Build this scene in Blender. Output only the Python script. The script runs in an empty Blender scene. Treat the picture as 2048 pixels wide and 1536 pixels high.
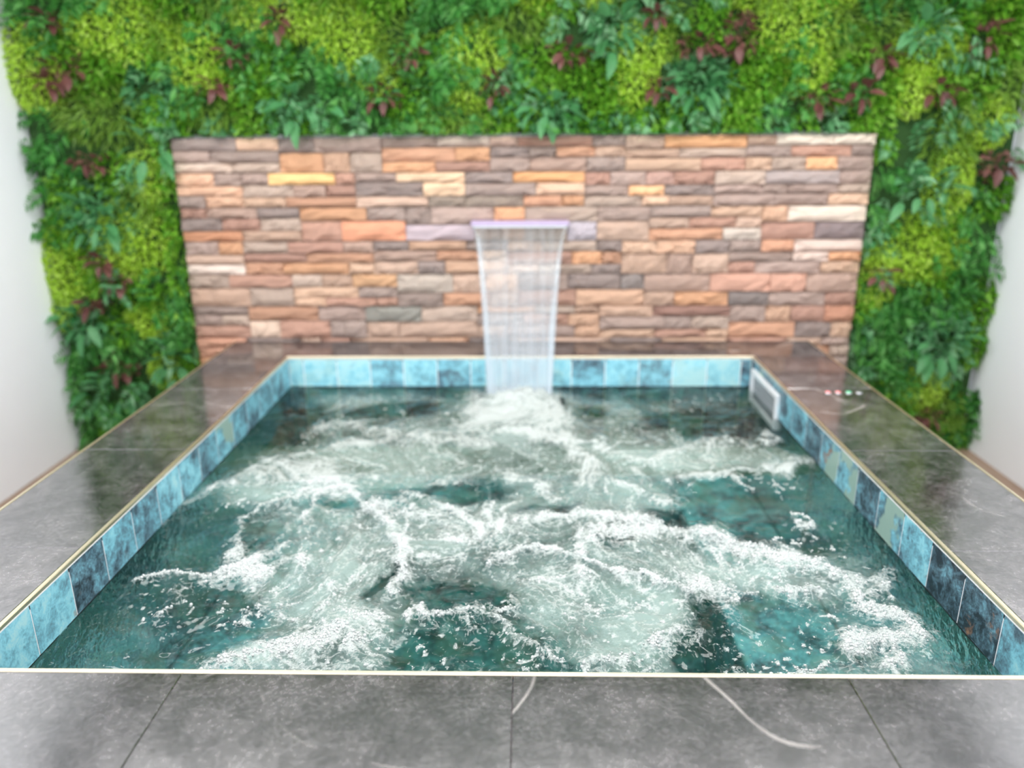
import bpy, bmesh, math, random
import numpy as np
from mathutils import Matrix, Vector

random.seed(7); np.random.seed(7)
SC = bpy.context.scene
COL = SC.collection
S = 0.93                       # metres per unit of camera height above the deck
ZF = 0.585                     # deck height over the floor, in the same unit
def V(x, y, z): return Vector((x*S, y*S, (z+ZF)*S))

# ------------------------------------------------------------------ camera
def make_camera():
    pitch, yaw, roll = 0.3118, -0.0215, -0.0068
    cy, sy = math.cos(yaw), math.sin(yaw)
    f = Vector((sy*math.cos(pitch), cy*math.cos(pitch), -math.sin(pitch)))
    r = Vector((cy, -sy, 0)); u = r.cross(f)
    r2 = r*math.cos(roll) + u*math.sin(roll); u2 = -r*math.sin(roll) + u*math.cos(roll)
    cd = bpy.data.cameras.new('camera'); co = bpy.data.objects.new('camera', cd); COL.objects.link(co)
    m = Matrix((r2, u2, -f)).transposed().to_4x4(); m.translation = V(0, 0, 1)
    co.matrix_world = m
    cd.sensor_width = 36; cd.lens = 1562.2/2048*36
    cd.clip_start = 0.02
    cd.dof.use_dof = True; cd.dof.focus_distance = 1.62; cd.dof.aperture_fstop = 1.45
    SC.camera = co
make_camera()
# ------------------------------------------------------------------ world, lights, exposure
SC.view_settings.view_transform = 'Standard'; SC.view_settings.look = 'None'
SC.view_settings.gamma = 1; SC.view_settings.use_curve_mapping = False
SC.view_settings.exposure = 0.55
w = bpy.data.worlds.new('sky'); SC.world = w; w.use_nodes = True
w.node_tree.nodes['Background'].inputs[0].default_value = (0.93, 0.96, 1.0, 1)
w.node_tree.nodes['Background'].inputs[1].default_value = 2.7
SC.cycles.max_bounces = 6; SC.cycles.transparent_max_bounces = 12
SC.cycles.diffuse_bounces = 4; SC.cycles.glossy_bounces = 3
SC.cycles.use_denoising = True; SC.cycles.adaptive_threshold = 0.03
ROOM = dict(x0=-2.39, x1=2.29, y0=-2.9, y1=3.90, z0=-ZF, z1=2.08)
def area(name, x, y, z, sx, sy, power, color=(1, 1, 1), rot=(0, 0, 0)):
    d = bpy.data.lights.new(name, 'AREA'); d.shape = 'RECTANGLE'; d.size = sx; d.size_y = sy
    d.energy = power; d.color = color
    o = bpy.data.objects.new(name, d); COL.objects.link(o); o.location = V(x, y, z); o.rotation_euler = rot
    return o
CEIL = [(-1.45, 2.55), (0, 2.55), (1.4, 2.55), (-1.45, 0.6), (0, 0.6), (1.4, 0.6)]
for i, (x, y) in enumerate(CEIL):
    area('ceiling_lamp', x, y, 2.055, 0.9, 0.6, 18 if y > 2 else 9, (1, 0.985, 0.96))

# ------------------------------------------------------------------ helpers
def lin(c):
    c = c/255.0
    return c/12.92 if c <= 0.04045 else ((c+0.055)/1.055)**2.4
def rgb(r, g, b, a=1): return (lin(r), lin(g), lin(b), a)

def link(name, me, mat=None, parent=None):
    o = bpy.data.objects.new(name, me); COL.objects.link(o)
    if mat: me.materials.append(mat)
    if parent: o.parent = parent
    return o
def empty(name, loc=(0, 0, 0)):
    o = bpy.data.objects.new(name, None); COL.objects.link(o); o.location = loc; o.empty_display_size = .1
    return o
def tag(o, label=None, cat=None, kind=None, group=None):
    if label: o['label'] = label
    if cat: o['category'] = cat
    if kind: o['kind'] = kind
    if group: o['group'] = group
    return o
def box_bm(a, b, bevel=0, bm=None, seg=1):
    """box between corners in metres"""
    own = bm is None
    bm = bm or bmesh.new()
    r = bmesh.ops.create_cube(bm, size=1)
    vs = r['verts']
    for v in vs:
        v.co = Vector((a[i] + (b[i]-a[i])*(v.co[i]+.5) for i in range(3)))
    if bevel:
        es = {e for v in vs for e in v.link_edges}
        bmesh.ops.bevel(bm, geom=list(es), offset=bevel, segments=seg, affect='EDGES', profile=.5)
    return bm
def mesh_of(bm, name, smooth=False):
    bmesh.ops.recalc_face_normals(bm, faces=bm.faces)
    me = bpy.data.meshes.new(name); bm.to_mesh(me); bm.free()
    if smooth:
        for p in me.polygons: p.use_smooth = True
    return me
def box(name, a, b, mat, parent=None, bevel=0):
    """a, b in camera-height units"""
    A, B = V(*a), V(*b)
    return link(name, mesh_of(box_bm(A, B, bevel), name), mat, parent)
def mesh_np(name, verts, faces, smooth=True):
    verts = np.asarray(verts, np.float32); faces = np.asarray(faces, np.int32)
    me = bpy.data.meshes.new(name); k = faces.shape[1]
    me.vertices.add(len(verts)); me.vertices.foreach_set('co', verts.ravel())
    me.loops.add(faces.size); me.loops.foreach_set('vertex_index', faces.ravel())
    me.polygons.add(len(faces)); me.polygons.foreach_set('loop_start', np.arange(0, faces.size, k, dtype=np.int32))
    me.polygons.foreach_set('loop_total', np.full(len(faces), k, np.int32))
    me.update(calc_edges=True)
    if smooth: me.polygons.foreach_set('use_smooth', np.ones(len(faces), bool))
    return me

# ------------------------------------------------------------------ material helpers
class N:
    def __init__(s, name):
        s.m = bpy.data.materials.new(name); s.m.use_nodes = True
        s.t = s.m.node_tree; s.t.nodes.clear(); s.out = s.add('ShaderNodeOutputMaterial')
    def add(s, typ, **kw):
        n = s.t.nodes.new(typ)
        for k, v in kw.items():
            if k.startswith('i_'): n.inputs[int(k[2:])].default_value = v
            else: setattr(n, k, v)
        return n
    def l(s, a, b): s.t.links.new(a, b)
    def val(s, x, sock):
        if isinstance(x, (int, float, tuple)): sock.default_value = x
        else: s.l(x, sock)
    def math(s, op, a, b=0.0, clamp=False):
        n = s.add('ShaderNodeMath', operation=op, use_clamp=clamp); s.val(a, n.inputs[0]); s.val(b, n.inputs[1]); return n.outputs[0]
    def mix(s, f, a, b):
        n = s.add('ShaderNodeMix', data_type='RGBA'); s.val(f, n.inputs[0]); s.val(a, n.inputs[6]); s.val(b, n.inputs[7]); return n.outputs[2]
    def ramp(s, f, stops, interp='LINEAR'):
        n = s.add('ShaderNodeValToRGB'); n.color_ramp.interpolation = interp
        e = n.color_ramp.elements
        while len(e) < len(stops): e.new(0.5)
        for q, (p, c) in zip(e, stops): q.position = p; q.color = c
        s.val(f, n.inputs[0]); return n.outputs[0]
    def noise(s, vec, scale, detail=4, rough=.55, dist=0.0, out=0):
        n = s.add('ShaderNodeTexNoise'); s.l(vec, n.inputs['Vector'])
        n.inputs['Scale'].default_value = scale; n.inputs['Detail'].default_value = detail
        n.inputs['Roughness'].default_value = rough; n.inputs['Distortion'].default_value = dist
        return n.outputs[out]
    def coord(s, rnd=17.0):
        """object coordinates in world metres, shifted by each object's own random number"""
        g = s.add('ShaderNodeTexCoord'); o = s.add('ShaderNodeObjectInfo')
        c = s.add('ShaderNodeCombineXYZ'); v = s.math('MULTIPLY', o.outputs['Random'], rnd)
        s.l(v, c.inputs[0]); s.l(s.math('MULTIPLY', v, 1.7), c.inputs[1]); s.l(s.math('MULTIPLY', v, 2.3), c.inputs[2])
        a = s.add('ShaderNodeVectorMath', operation='ADD'); s.l(g.outputs['Object'], a.inputs[0]); s.l(c.outputs[0], a.inputs[1])
        return a.outputs[0], o
    def bsdf(s, color, rough=.5, metal=0.0, ior=1.5, normal=None, **kw):
        b = s.add('ShaderNodeBsdfPrincipled'); s.val(color, b.inputs['Base Color']); s.val(rough, b.inputs['Roughness'])
        s.val(metal, b.inputs['Metallic']); b.inputs['IOR'].default_value = ior
        if normal is not None: s.l(normal, b.inputs['Normal'])
        for k, v in kw.items(): s.val(v, b.inputs[k.replace('_', ' ')])
        return b.outputs[0]
    def bump(s, h, strength=.3, dist=.01):
        b = s.add('ShaderNodeBump'); b.inputs['Strength'].default_value = strength; b.inputs['Distance'].default_value = dist
        s.l(h, b.inputs['Height']); return b.outputs[0]
    def done(s, sh, vol=None):
        s.l(sh, s.out.inputs[0])
        if vol: s.l(vol, s.out.inputs[1])
        return s.m
def flat(name, c, rough=.5, metal=0.0, **kw):
    n = N(name); return n.done(n.bsdf(c, rough, metal, **kw))

def mat_white():
    n = N('white_paint'); v, _ = n.coord(0)
    f = n.noise(v, 3, 3)
    return n.done(n.bsdf(n.mix(f, rgb(236, 239, 246), rgb(243, 245, 250)), .7, normal=n.bump(n.noise(v, 180, 2), .06, .002)))
def mat_coping():
    n = N('grey_porcelain_tile'); v, o = n.coord(23)
    big = n.noise(v, 2.6, 5, .6, .8)
    mid = n.noise(v, 14, 9, .72, 0.0)
    fine = n.noise(v, 120, 4, .7)
    f = n.math('ADD', n.math('MULTIPLY', big, .42), n.math('MULTIPLY', mid, .60))
    f = n.math('ADD', f, n.math('MULTIPLY', n.math('SUBTRACT', fine, .5), .55))
    sp = n.noise(v, 40, 8, .72, .15)
    f = n.math('ADD', f, n.math('MULTIPLY', n.math('SUBTRACT', sp, .5), .34))
    c = n.ramp(f, [(.30, rgb(30, 28, 30)), (.45, rgb(60, 57, 59)), (.58, rgb(92, 88, 90)), (.84, rgb(150, 145, 147))])
    # thin pale veins: level lines of a stretched noise
    vn = n.noise(v, 1.5, 1.6, .4, .3)
    d = n.math('ABSOLUTE', n.math('SUBTRACT', vn, .5))
    m = n.math('SUBTRACT', 1.0, n.math('MULTIPLY', d, 170.0), True)
    m = n.math('MULTIPLY', m, n.ramp(n.noise(v, 4.5, 2), [(.48, (0, 0, 0, 1)), (.60, (1, 1, 1, 1))]))
    c = n.mix(n.math('MULTIPLY', m, .55), c, rgb(205, 198, 194))
    # broad tone differs from tile to tile
    tone = n.math('ADD', n.math('MULTIPLY', o.outputs['Random'], .22), .88)
    mul = n.add('ShaderNodeMix', data_type='RGBA', blend_type='MULTIPLY'); mul.inputs[0].default_value = 1
    n.l(c, mul.inputs[6]); cc = n.add('ShaderNodeCombineColor'); [n.l(tone, cc.inputs[i]) for i in range(3)]; n.l(cc.outputs[0], mul.inputs[7])
    r = n.math('ADD', n.math('MULTIPLY', mid, .10), .06)
    hb = n.math('ADD', n.math('MULTIPLY', mid, .7), n.math('MULTIPLY', fine, .15))
    return n.done(n.bsdf(mul.outputs[2], r, 0, 3.2, n.bump(hb, .07, .003)))
def mat_pool_tile():
    n = N('turquoise_slate_tile'); v, o = n.coord(31)
    sep = n.add('ShaderNodeSeparateColor'); n.l(o.outputs['Color'], sep.inputs[0])
    big = n.noise(v, 9, 4, .6, .7); mid = n.noise(v, 34, 7, .72, .6); fine = n.noise(v, 150, 3, .7)
    f = n.math('ADD', n.math('MULTIPLY', n.math('SUBTRACT', big, .5), 1.0), n.math('MULTIPLY', n.math('SUBTRACT', mid, .5), 1.0))
    f = n.math('ADD', f, n.math('MULTIPLY', n.math('SUBTRACT', fine, .5), .35))
    f = n.math('ADD', f, n.math('SUBTRACT', sep.outputs[0], .06))
    c = n.ramp(f, [(.22, rgb(42, 54, 64)), (.36, rgb(74, 98, 112)), (.50, rgb(102, 142, 158)), (.62, rgb(118, 178, 196)), (.76, rgb(142, 208, 224)), (.92, rgb(172, 218, 224))])
    rust = n.ramp(n.noise(v, 13, 6, .65, .5), [(.60, (0, 0, 0, 1)), (.70, (1, 1, 1, 1))])
    rust = n.math('MULTIPLY', rust, sep.outputs[1])
    c = n.mix(rust, c, rgb(150, 112, 88))
    pale = n.ramp(n.noise(v, 7, 3, .5), [(.52, (0, 0, 0, 1)), (.56, (1, 1, 1, 1))])
    c = n.mix(n.math('MULTIPLY', pale, sep.outputs[2]), c, rgb(150, 178, 168))
    return n.done(n.bsdf(c, .32, 0, 1.5, n.bump(mid, .25, .003)))
def mat_stone():
    n = N('split_ledger_stone'); v, o = n.coord(41)
    st = n.add('ShaderNodeMapping'); n.l(v, st.inputs[0]); st.inputs['Scale'].default_value = (1, 1, 3.2)
    a = n.noise(st.outputs[0], 9, 6, .68, .8); b = n.noise(st.outputs[0], 55, 5, .7)
    f = n.math('ADD', n.math('MULTIPLY', a, .7), n.math('MULTIPLY', b, .3))
    g = n.ramp(f, [(.32, (.72, .69, .69, 1)), (.5, (1, 1, 1, 1)), (.68, (1.22, 1.18, 1.14, 1))])
    mul = n.add('ShaderNodeMix', data_type='RGBA', blend_type='MULTIPLY'); mul.inputs[0].default_value = 1
    n.l(o.outputs['Color'], mul.inputs[6]); n.l(g, mul.inputs[7])
    rust = n.ramp(n.noise(st.outputs[0], 6, 4, .6), [(.56, (0, 0, 0, 1)), (.68, (1, 1, 1, 1))])
    c = n.mix(n.math('MULTIPLY', rust, .22), mul.outputs[2], rgb(176, 124, 88))
    return n.done(n.bsdf(c, .75, normal=n.bump(f, .4, .008)))
def mat_leaf(name, cols, trans=.35):
    n = N(name); g = n.add('ShaderNodeNewGeometry'); o = n.add('ShaderNodeObjectInfo')
    f = n.math('ADD', n.math('MULTIPLY', g.outputs['Random Per Island'], .75), n.math('MULTIPLY', o.outputs['Random'], .25))
    k = len(cols)-1
    c = n.ramp(f, [(i/k, rgb(*q)) for i, q in enumerate(cols)])
    b = n.bsdf(c, .45); t = n.add('ShaderNodeBsdfTranslucent'); n.l(c, t.inputs[0])
    m = n.add('ShaderNodeMixShader'); m.inputs[0].default_value = trans; n.l(b, m.inputs[1]); n.l(t.outputs[0], m.inputs[2])
    return n.done(m.outputs[0])
def mat_floor():
    n = N('oak_floor'); v, _ = n.coord(0)
    st = n.add('ShaderNodeMapping'); n.l(v, st.inputs[0]); st.inputs['Scale'].default_value = (9, .8, 1)
    c = n.ramp(n.noise(st.outputs[0], 3, 6, .6, .4), [(.3, rgb(132, 108, 92)), (.7, rgb(172, 146, 126))])
    return n.done(n.bsdf(c, .45))
M = {}
M['white'] = mat_white(); M['coping'] = mat_coping(); M['tile'] = mat_pool_tile(); M['stone'] = mat_stone(); M['floor'] = mat_floor()
M['trim'] = flat('champagne_metal', rgb(238, 226, 200), .38, 1.0)
M['grout'] = flat('pale_grout', rgb(228, 230, 232), .7)
M['bed'] = flat('grey_grout', rgb(96, 92, 92), .8)
M['dark_meniscus'] = flat('dark_meniscus', rgb(38, 46, 50), .5)  # dark tone painted for the meniscus reflection at the waterline
M['concrete'] = flat('mortar_backing', rgb(140, 120, 108), .9)
M['plastic'] = flat('white_plastic', rgb(232, 234, 238), .3)
M['grey_plastic'] = flat('grey_plastic', rgb(150, 155, 160), .4)
M['steel'] = flat('brushed_steel', rgb(200, 202, 205), .3, 1.0)
M['soil'] = flat('green_felt_backing', rgb(40, 74, 30), .95)
M['lime'] = mat_leaf('lime_leaf', [(176, 212, 66), (194, 228, 84), (206, 238, 104), (222, 244, 136)], .6)
M['green'] = mat_leaf('green_leaf', [(70, 136, 30), (108, 172, 50), (132, 190, 58), (166, 212, 96)], .5)
M['dark'] = mat_leaf('dark_leaf', [(44, 112, 44), (66, 142, 58), (96, 170, 78), (132, 196, 112)], .5)
M['blue'] = mat_leaf('blue_green_leaf', [(60, 130, 74), (94, 162, 104), (124, 184, 132), (166, 208, 166)], .45)
M['olive'] = mat_leaf('olive_leaf', [(88, 132, 42), (118, 160, 60), (148, 188, 80), (172, 204, 110)], .5)
M['red'] = mat_leaf('red_leaf', [(84, 52, 48), (112, 70, 66), (140, 96, 88), (116, 112, 72)], .3)

# ------------------------------------------------------------------ the room
def structure(name, a, b, mat): return tag(box(name, a, b, M[mat]), kind='structure')
R = ROOM; T = .12
def floor_slab():               # the pool well goes down through the floor
    hx0, hx1, hy0, hy1 = -1.20, 1.12, 1.20, 3.59
    bm = bmesh.new()
    for a, b in (((R['x0'], R['y0']), (R['x1'], hy0)), ((R['x0'], hy1), (R['x1'], R['y1'])), ((R['x0'], hy0), (hx0, hy1)), ((hx1, hy0), (R['x1'], hy1))):
        box_bm(V(*a, R['z0']-.1), V(*b, R['z0']), bm=bm)
    tag(link('floor', mesh_of(bm, 'floor'), M['floor']), kind='structure')
floor_slab()
structure('wall_left', (R['x0']-T, R['y0'], R['z0']-.1), (R['x0'], R['y1']+T, R['z1']+.1), 'white')
structure('wall_right', (R['x1'], R['y0'], R['z0']-.1), (R['x1']+T, R['y1']+T, R['z1']+.1), 'white')
structure('wall_back', (R['x0'], R['y1'], R['z0']-.1), (R['x1'], R['y1']+T, R['z1']+.1), 'white')
structure('ceiling', (R['x0'], R['y0'], R['z1']), (R['x1'], R['y1'], R['z1']+.1), 'white')
FOAM=[(0.020,1.84,1.00,((-0.962,1.683),(-0.903,1.706),(-0.798,1.698),(-0.713,1.746),(-0.658,1.821),)),
(0.015,1.80,0.80,((-0.832,1.614),(-0.771,1.662),(-0.673,1.704),(-0.582,1.740),)),
(0.036,2.33,0.75,((-1.019,2.185),(-0.926,2.276),(-0.817,2.343),(-0.675,2.304),)),
(0.055,2.33,1.00,((-0.700,2.278),(-0.639,2.259),)),
(0.023,2.39,0.60,((-1.048,2.036),(-1.012,2.167),(-0.975,2.276),(-0.900,2.395),(-0.793,2.493),(-0.633,2.561),(-0.460,2.595),)),
(0.018,2.02,1.00,((-0.656,2.230),(-0.550,2.181),(-0.448,2.049),(-0.374,1.914),(-0.342,1.823),(-0.325,1.730),(-0.284,1.641),)),
(0.032,1.96,0.80,((-0.366,1.909),(-0.336,1.803),)),
(0.016,2.12,0.80,((-0.773,1.825),(-0.806,1.956),(-0.796,2.079),(-0.700,2.163),(-0.649,2.205),)),
(0.027,1.93,0.80,((-0.771,1.838),(-0.749,1.812),)),
(0.013,2.08,0.65,((-0.672,1.865),(-0.651,1.987),(-0.664,2.152),)),
(0.029,2.09,0.85,((-0.445,2.114),(-0.327,2.025),(-0.220,1.967),(-0.134,1.938),(-0.051,1.974),(0.063,2.013),(0.205,1.999),(0.344,1.982),)),
(0.024,2.19,0.80,((-0.118,2.042),(-0.101,2.173),)),
(0.029,1.95,0.95,((0.143,1.918),(0.336,1.925),(0.468,1.899),(0.595,1.870),(0.677,1.792),(0.735,1.740),(0.807,1.668),)),
(0.020,1.90,0.70,((0.665,1.837),(0.744,1.764),(0.802,1.717),)),
(0.010,1.88,1.00,((-0.126,1.805),(0.005,1.844),(0.137,1.828),(0.235,1.759),(0.302,1.699),(0.375,1.611),)),
(0.029,1.91,0.90,((0.124,1.820),(0.140,1.770),)),
(0.020,1.88,1.00,((0.223,1.764),(0.247,1.754),)),
(0.036,1.76,0.85,((0.411,1.658),(0.458,1.627),(0.454,1.582),)),
(0.016,1.69,1.00,((0.787,1.619),(0.776,1.550),(0.834,1.516),(0.864,1.462),)),
(0.019,1.75,1.00,((0.811,1.593),(0.879,1.641),(0.857,1.566),)),
(0.018,1.62,1.00,((0.710,1.454),(0.792,1.469),(0.856,1.455),)),
(0.015,1.56,0.90,((0.795,1.441),(0.784,1.391),(0.757,1.367),)),
(0.015,1.85,0.80,((0.808,1.673),(0.913,1.718),(0.898,1.741),)),
(0.017,1.80,0.70,((0.776,1.651),(0.907,1.678),)),
(0.013,1.66,0.60,((0.877,1.513),(0.897,1.486),)),
(0.009,1.55,0.80,((0.462,1.375),(0.548,1.385),(0.630,1.398),)),
(0.013,2.09,1.00,((0.748,1.951),(0.773,1.957),(0.791,1.986),(0.780,2.006),(0.759,1.997),)),
(0.011,2.70,0.90,((0.852,2.628),(0.881,2.628),(0.903,2.671),(0.892,2.701),(0.864,2.676),)),
(0.022,2.35,1.00,((0.678,2.297),(0.687,2.260),)),
(0.011,2.29,1.00,((0.681,2.249),(0.705,2.178),)),
(0.019,1.69,1.00,((-0.272,1.524),(-0.254,1.583),(-0.218,1.555),)),
(0.014,1.69,1.00,((-0.196,1.563),(-0.145,1.540),(-0.110,1.529),)),
(0.018,1.65,1.00,((-0.158,1.530),(-0.150,1.488),)),
(0.014,1.65,1.00,((-0.116,1.541),(-0.063,1.499),(-0.049,1.485),)),
(0.014,1.71,0.90,((-0.063,1.609),(-0.048,1.571),(-0.078,1.545),)),
(0.010,1.59,1.00,((-0.042,1.462),(0.017,1.402),)),
(0.011,1.56,0.90,((0.017,1.450),(0.041,1.399),(0.077,1.364),)),
(0.024,1.60,0.85,((-0.670,1.372),(-0.597,1.406),(-0.543,1.440),(-0.464,1.477),(-0.405,1.515),(-0.335,1.538),)),
(0.015,1.66,1.00,((-0.829,1.527),(-0.815,1.528),)),
(0.020,2.66,0.65,((-0.701,2.785),(-0.549,2.692),(-0.409,2.618),(-0.279,2.586),(-0.134,2.540),)),
(0.015,2.71,0.50,((-0.841,2.666),(-0.708,2.732),)),
(0.079,2.89,1.00,((-0.189,2.879),(-0.042,2.919),(0.105,2.863),)),
(0.029,2.51,0.85,((0.007,2.703),(0.132,2.597),(0.160,2.462),(0.228,2.360),(0.181,2.228),)),
(0.026,2.42,1.00,((0.218,2.380),(0.232,2.340),)),
(0.016,2.62,0.60,((0.243,2.645),(0.279,2.597),(0.263,2.506),)),
(0.021,2.60,0.65,((0.234,2.528),(0.414,2.455),(0.611,2.585),(0.732,2.686),)),
(0.013,2.43,0.85,((0.452,2.280),(0.641,2.342),(0.831,2.383),(0.972,2.449),)),
(0.024,2.52,0.60,((0.914,2.487),(0.960,2.424),)),
(0.019,1.54,0.60,((0.130,1.387),(0.255,1.379),)),
(0.009,2.31,0.80,((0.487,2.212),(0.540,2.248),)),
(0.008,2.28,0.80,((0.785,2.231),(0.786,2.162),)),
(0.009,2.10,0.60,((0.448,2.007),(0.516,1.995),)),
(0.008,2.00,0.50,((0.563,1.902),(0.623,1.876),)),
(0.022,2.28,0.50,((0.201,2.321),(0.355,2.159),(0.470,2.126),)),
(0.009,1.75,0.70,((0.490,1.610),(0.562,1.617),)),
(0.008,1.76,0.60,((0.622,1.618),(0.715,1.615),)),
(0.010,1.80,0.60,((-0.673,1.704),(-0.696,1.659),)),
(0.011,1.70,0.50,((-0.641,1.535),(-0.620,1.616),(-0.543,1.556),)),
(0.016,2.32,0.50,((-0.284,2.299),(-0.165,2.208),(-0.089,2.262),)),
(0.022,2.32,0.60,((-0.075,2.339),(0.038,2.282),(0.113,2.157),)),
(0.018,2.17,0.60,((-0.365,2.189),(-0.232,2.089),(-0.109,1.997),)),
(0.015,1.62,0.60,((0.253,1.435),(0.324,1.471),(0.382,1.489),)),
]
MILK=[(-0.515,1.729,0.153,0.176,1.00),(-0.426,1.557,0.111,0.089,0.90),(-0.536,1.418,0.119,0.048,0.70),(-0.379,1.395,0.064,0.041,0.70),(0.241,1.554,0.138,0.166,1.00),(0.197,1.418,0.096,0.051,0.80),(0.068,1.722,0.176,0.104,0.75),(0.534,1.738,0.239,0.113,0.95),(0.680,1.650,0.096,0.054,0.60),(-0.041,2.851,0.214,0.250,1.00),(0.474,2.507,0.362,0.176,0.85),(0.744,2.423,0.200,0.083,0.70),(-0.606,2.438,0.307,0.127,0.60),(-0.441,2.717,0.319,0.143,0.55),(-0.284,1.909,0.207,0.105,0.65),(-0.187,2.549,0.283,0.137,0.60),(-0.010,2.227,0.266,0.198,0.55),(-0.775,2.204,0.235,0.107,0.60),(0.219,2.158,0.243,0.170,0.60),(-0.706,3.090,0.316,0.103,0.50),(0.383,2.909,0.296,0.126,0.50),(-0.080,1.997,0.428,0.119,0.50),(0.179,1.859,0.201,0.079,0.55),(-0.595,1.993,0.158,0.105,0.40),(-0.478,2.298,0.243,0.114,0.50),(0.028,1.561,0.093,0.079,0.45),(0.758,1.391,0.125,0.023,0.35),(-0.612,1.516,0.069,0.038,0.25),]
CLEAR=[(-0.149,2.208,0.117,0.071,1.00),(-0.290,2.207,0.078,0.043,0.60),(-0.530,2.978,0.143,0.084,1.00),(0.389,1.995,0.071,0.065,1.00),(0.252,1.908,0.055,0.039,0.70),(-0.927,1.904,0.104,0.166,1.00),(-0.861,1.625,0.073,0.047,0.90),(0.366,1.436,0.048,0.051,1.00),(-0.127,1.621,0.078,0.080,0.90),(-0.189,1.413,0.107,0.051,1.00),(0.500,1.518,0.124,0.079,1.00),(0.685,2.095,0.235,0.177,1.00),(-0.345,1.684,0.020,0.101,0.80),(-0.679,1.545,0.105,0.068,0.80),(-0.193,1.686,0.062,0.036,0.40),(0.079,2.075,0.088,0.032,0.60),(0.628,2.853,0.154,0.089,0.80),(0.149,2.967,0.020,0.048,0.80),(0.266,2.920,0.069,0.058,0.90),(0.707,2.696,0.110,0.050,0.60),(-0.971,2.849,0.158,0.224,0.90),(-0.863,1.441,0.188,0.105,0.80),(0.966,1.674,0.073,0.175,0.60),(0.982,2.696,0.091,0.125,0.80),(0.975,2.163,0.120,0.203,0.90),(0.067,1.375,0.052,0.032,0.40),(-0.589,2.087,0.075,0.039,0.40),]
STONES=[(-1.633,0.856,0.060,215,195,180),(-1.077,0.799,0.082,250,200,130),(-1.535,0.764,0.043,225,180,150),(-0.863,0.680,0.162,230,165,115),(-0.809,0.630,0.134,185,130,110),(-0.720,0.538,0.055,225,150,115),(-0.737,0.437,0.066,85,80,85),(-1.526,0.366,0.052,230,215,205),(-1.538,0.512,0.066,190,130,95),(-0.756,0.309,0.108,200,155,115),(-0.822,0.264,0.052,85,65,60),(-1.376,0.140,0.072,115,125,130),(-0.748,0.135,0.060,125,130,125),(-1.331,0.059,0.042,225,200,180),(-1.621,-0.031,0.069,205,150,125),(-0.329,0.948,0.168,185,170,160),(-0.459,0.775,0.068,235,200,165),(-0.278,0.717,0.157,130,120,110),(0.093,0.790,0.088,220,160,105),(-0.355,0.528,0.087,185,172,185),(0.283,0.551,0.083,178,174,188),(-0.410,0.301,0.100,180,170,160),(0.850,0.943,0.150,225,165,115),(1.426,0.949,0.187,230,220,205),(1.368,0.875,0.151,240,180,130),(0.537,0.720,0.100,250,195,145),(0.616,0.802,0.122,175,140,130),(1.342,0.794,0.238,165,155,155),(1.371,0.652,0.054,235,220,205),(1.021,0.511,0.070,205,195,185),(1.414,0.506,0.074,115,105,110),(1.422,0.433,0.050,220,200,190),(1.151,0.448,0.047,205,150,120),(1.199,0.279,0.238,205,155,135),(0.573,0.252,0.088,120,115,115),(1.054,0.213,0.064,110,105,105),(0.719,0.145,0.076,135,100,90),(1.015,0.140,0.044,195,195,215),(1.497,0.127,0.099,180,125,100),]  # lilac stones beside the spout have its glow put into their colour
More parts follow.
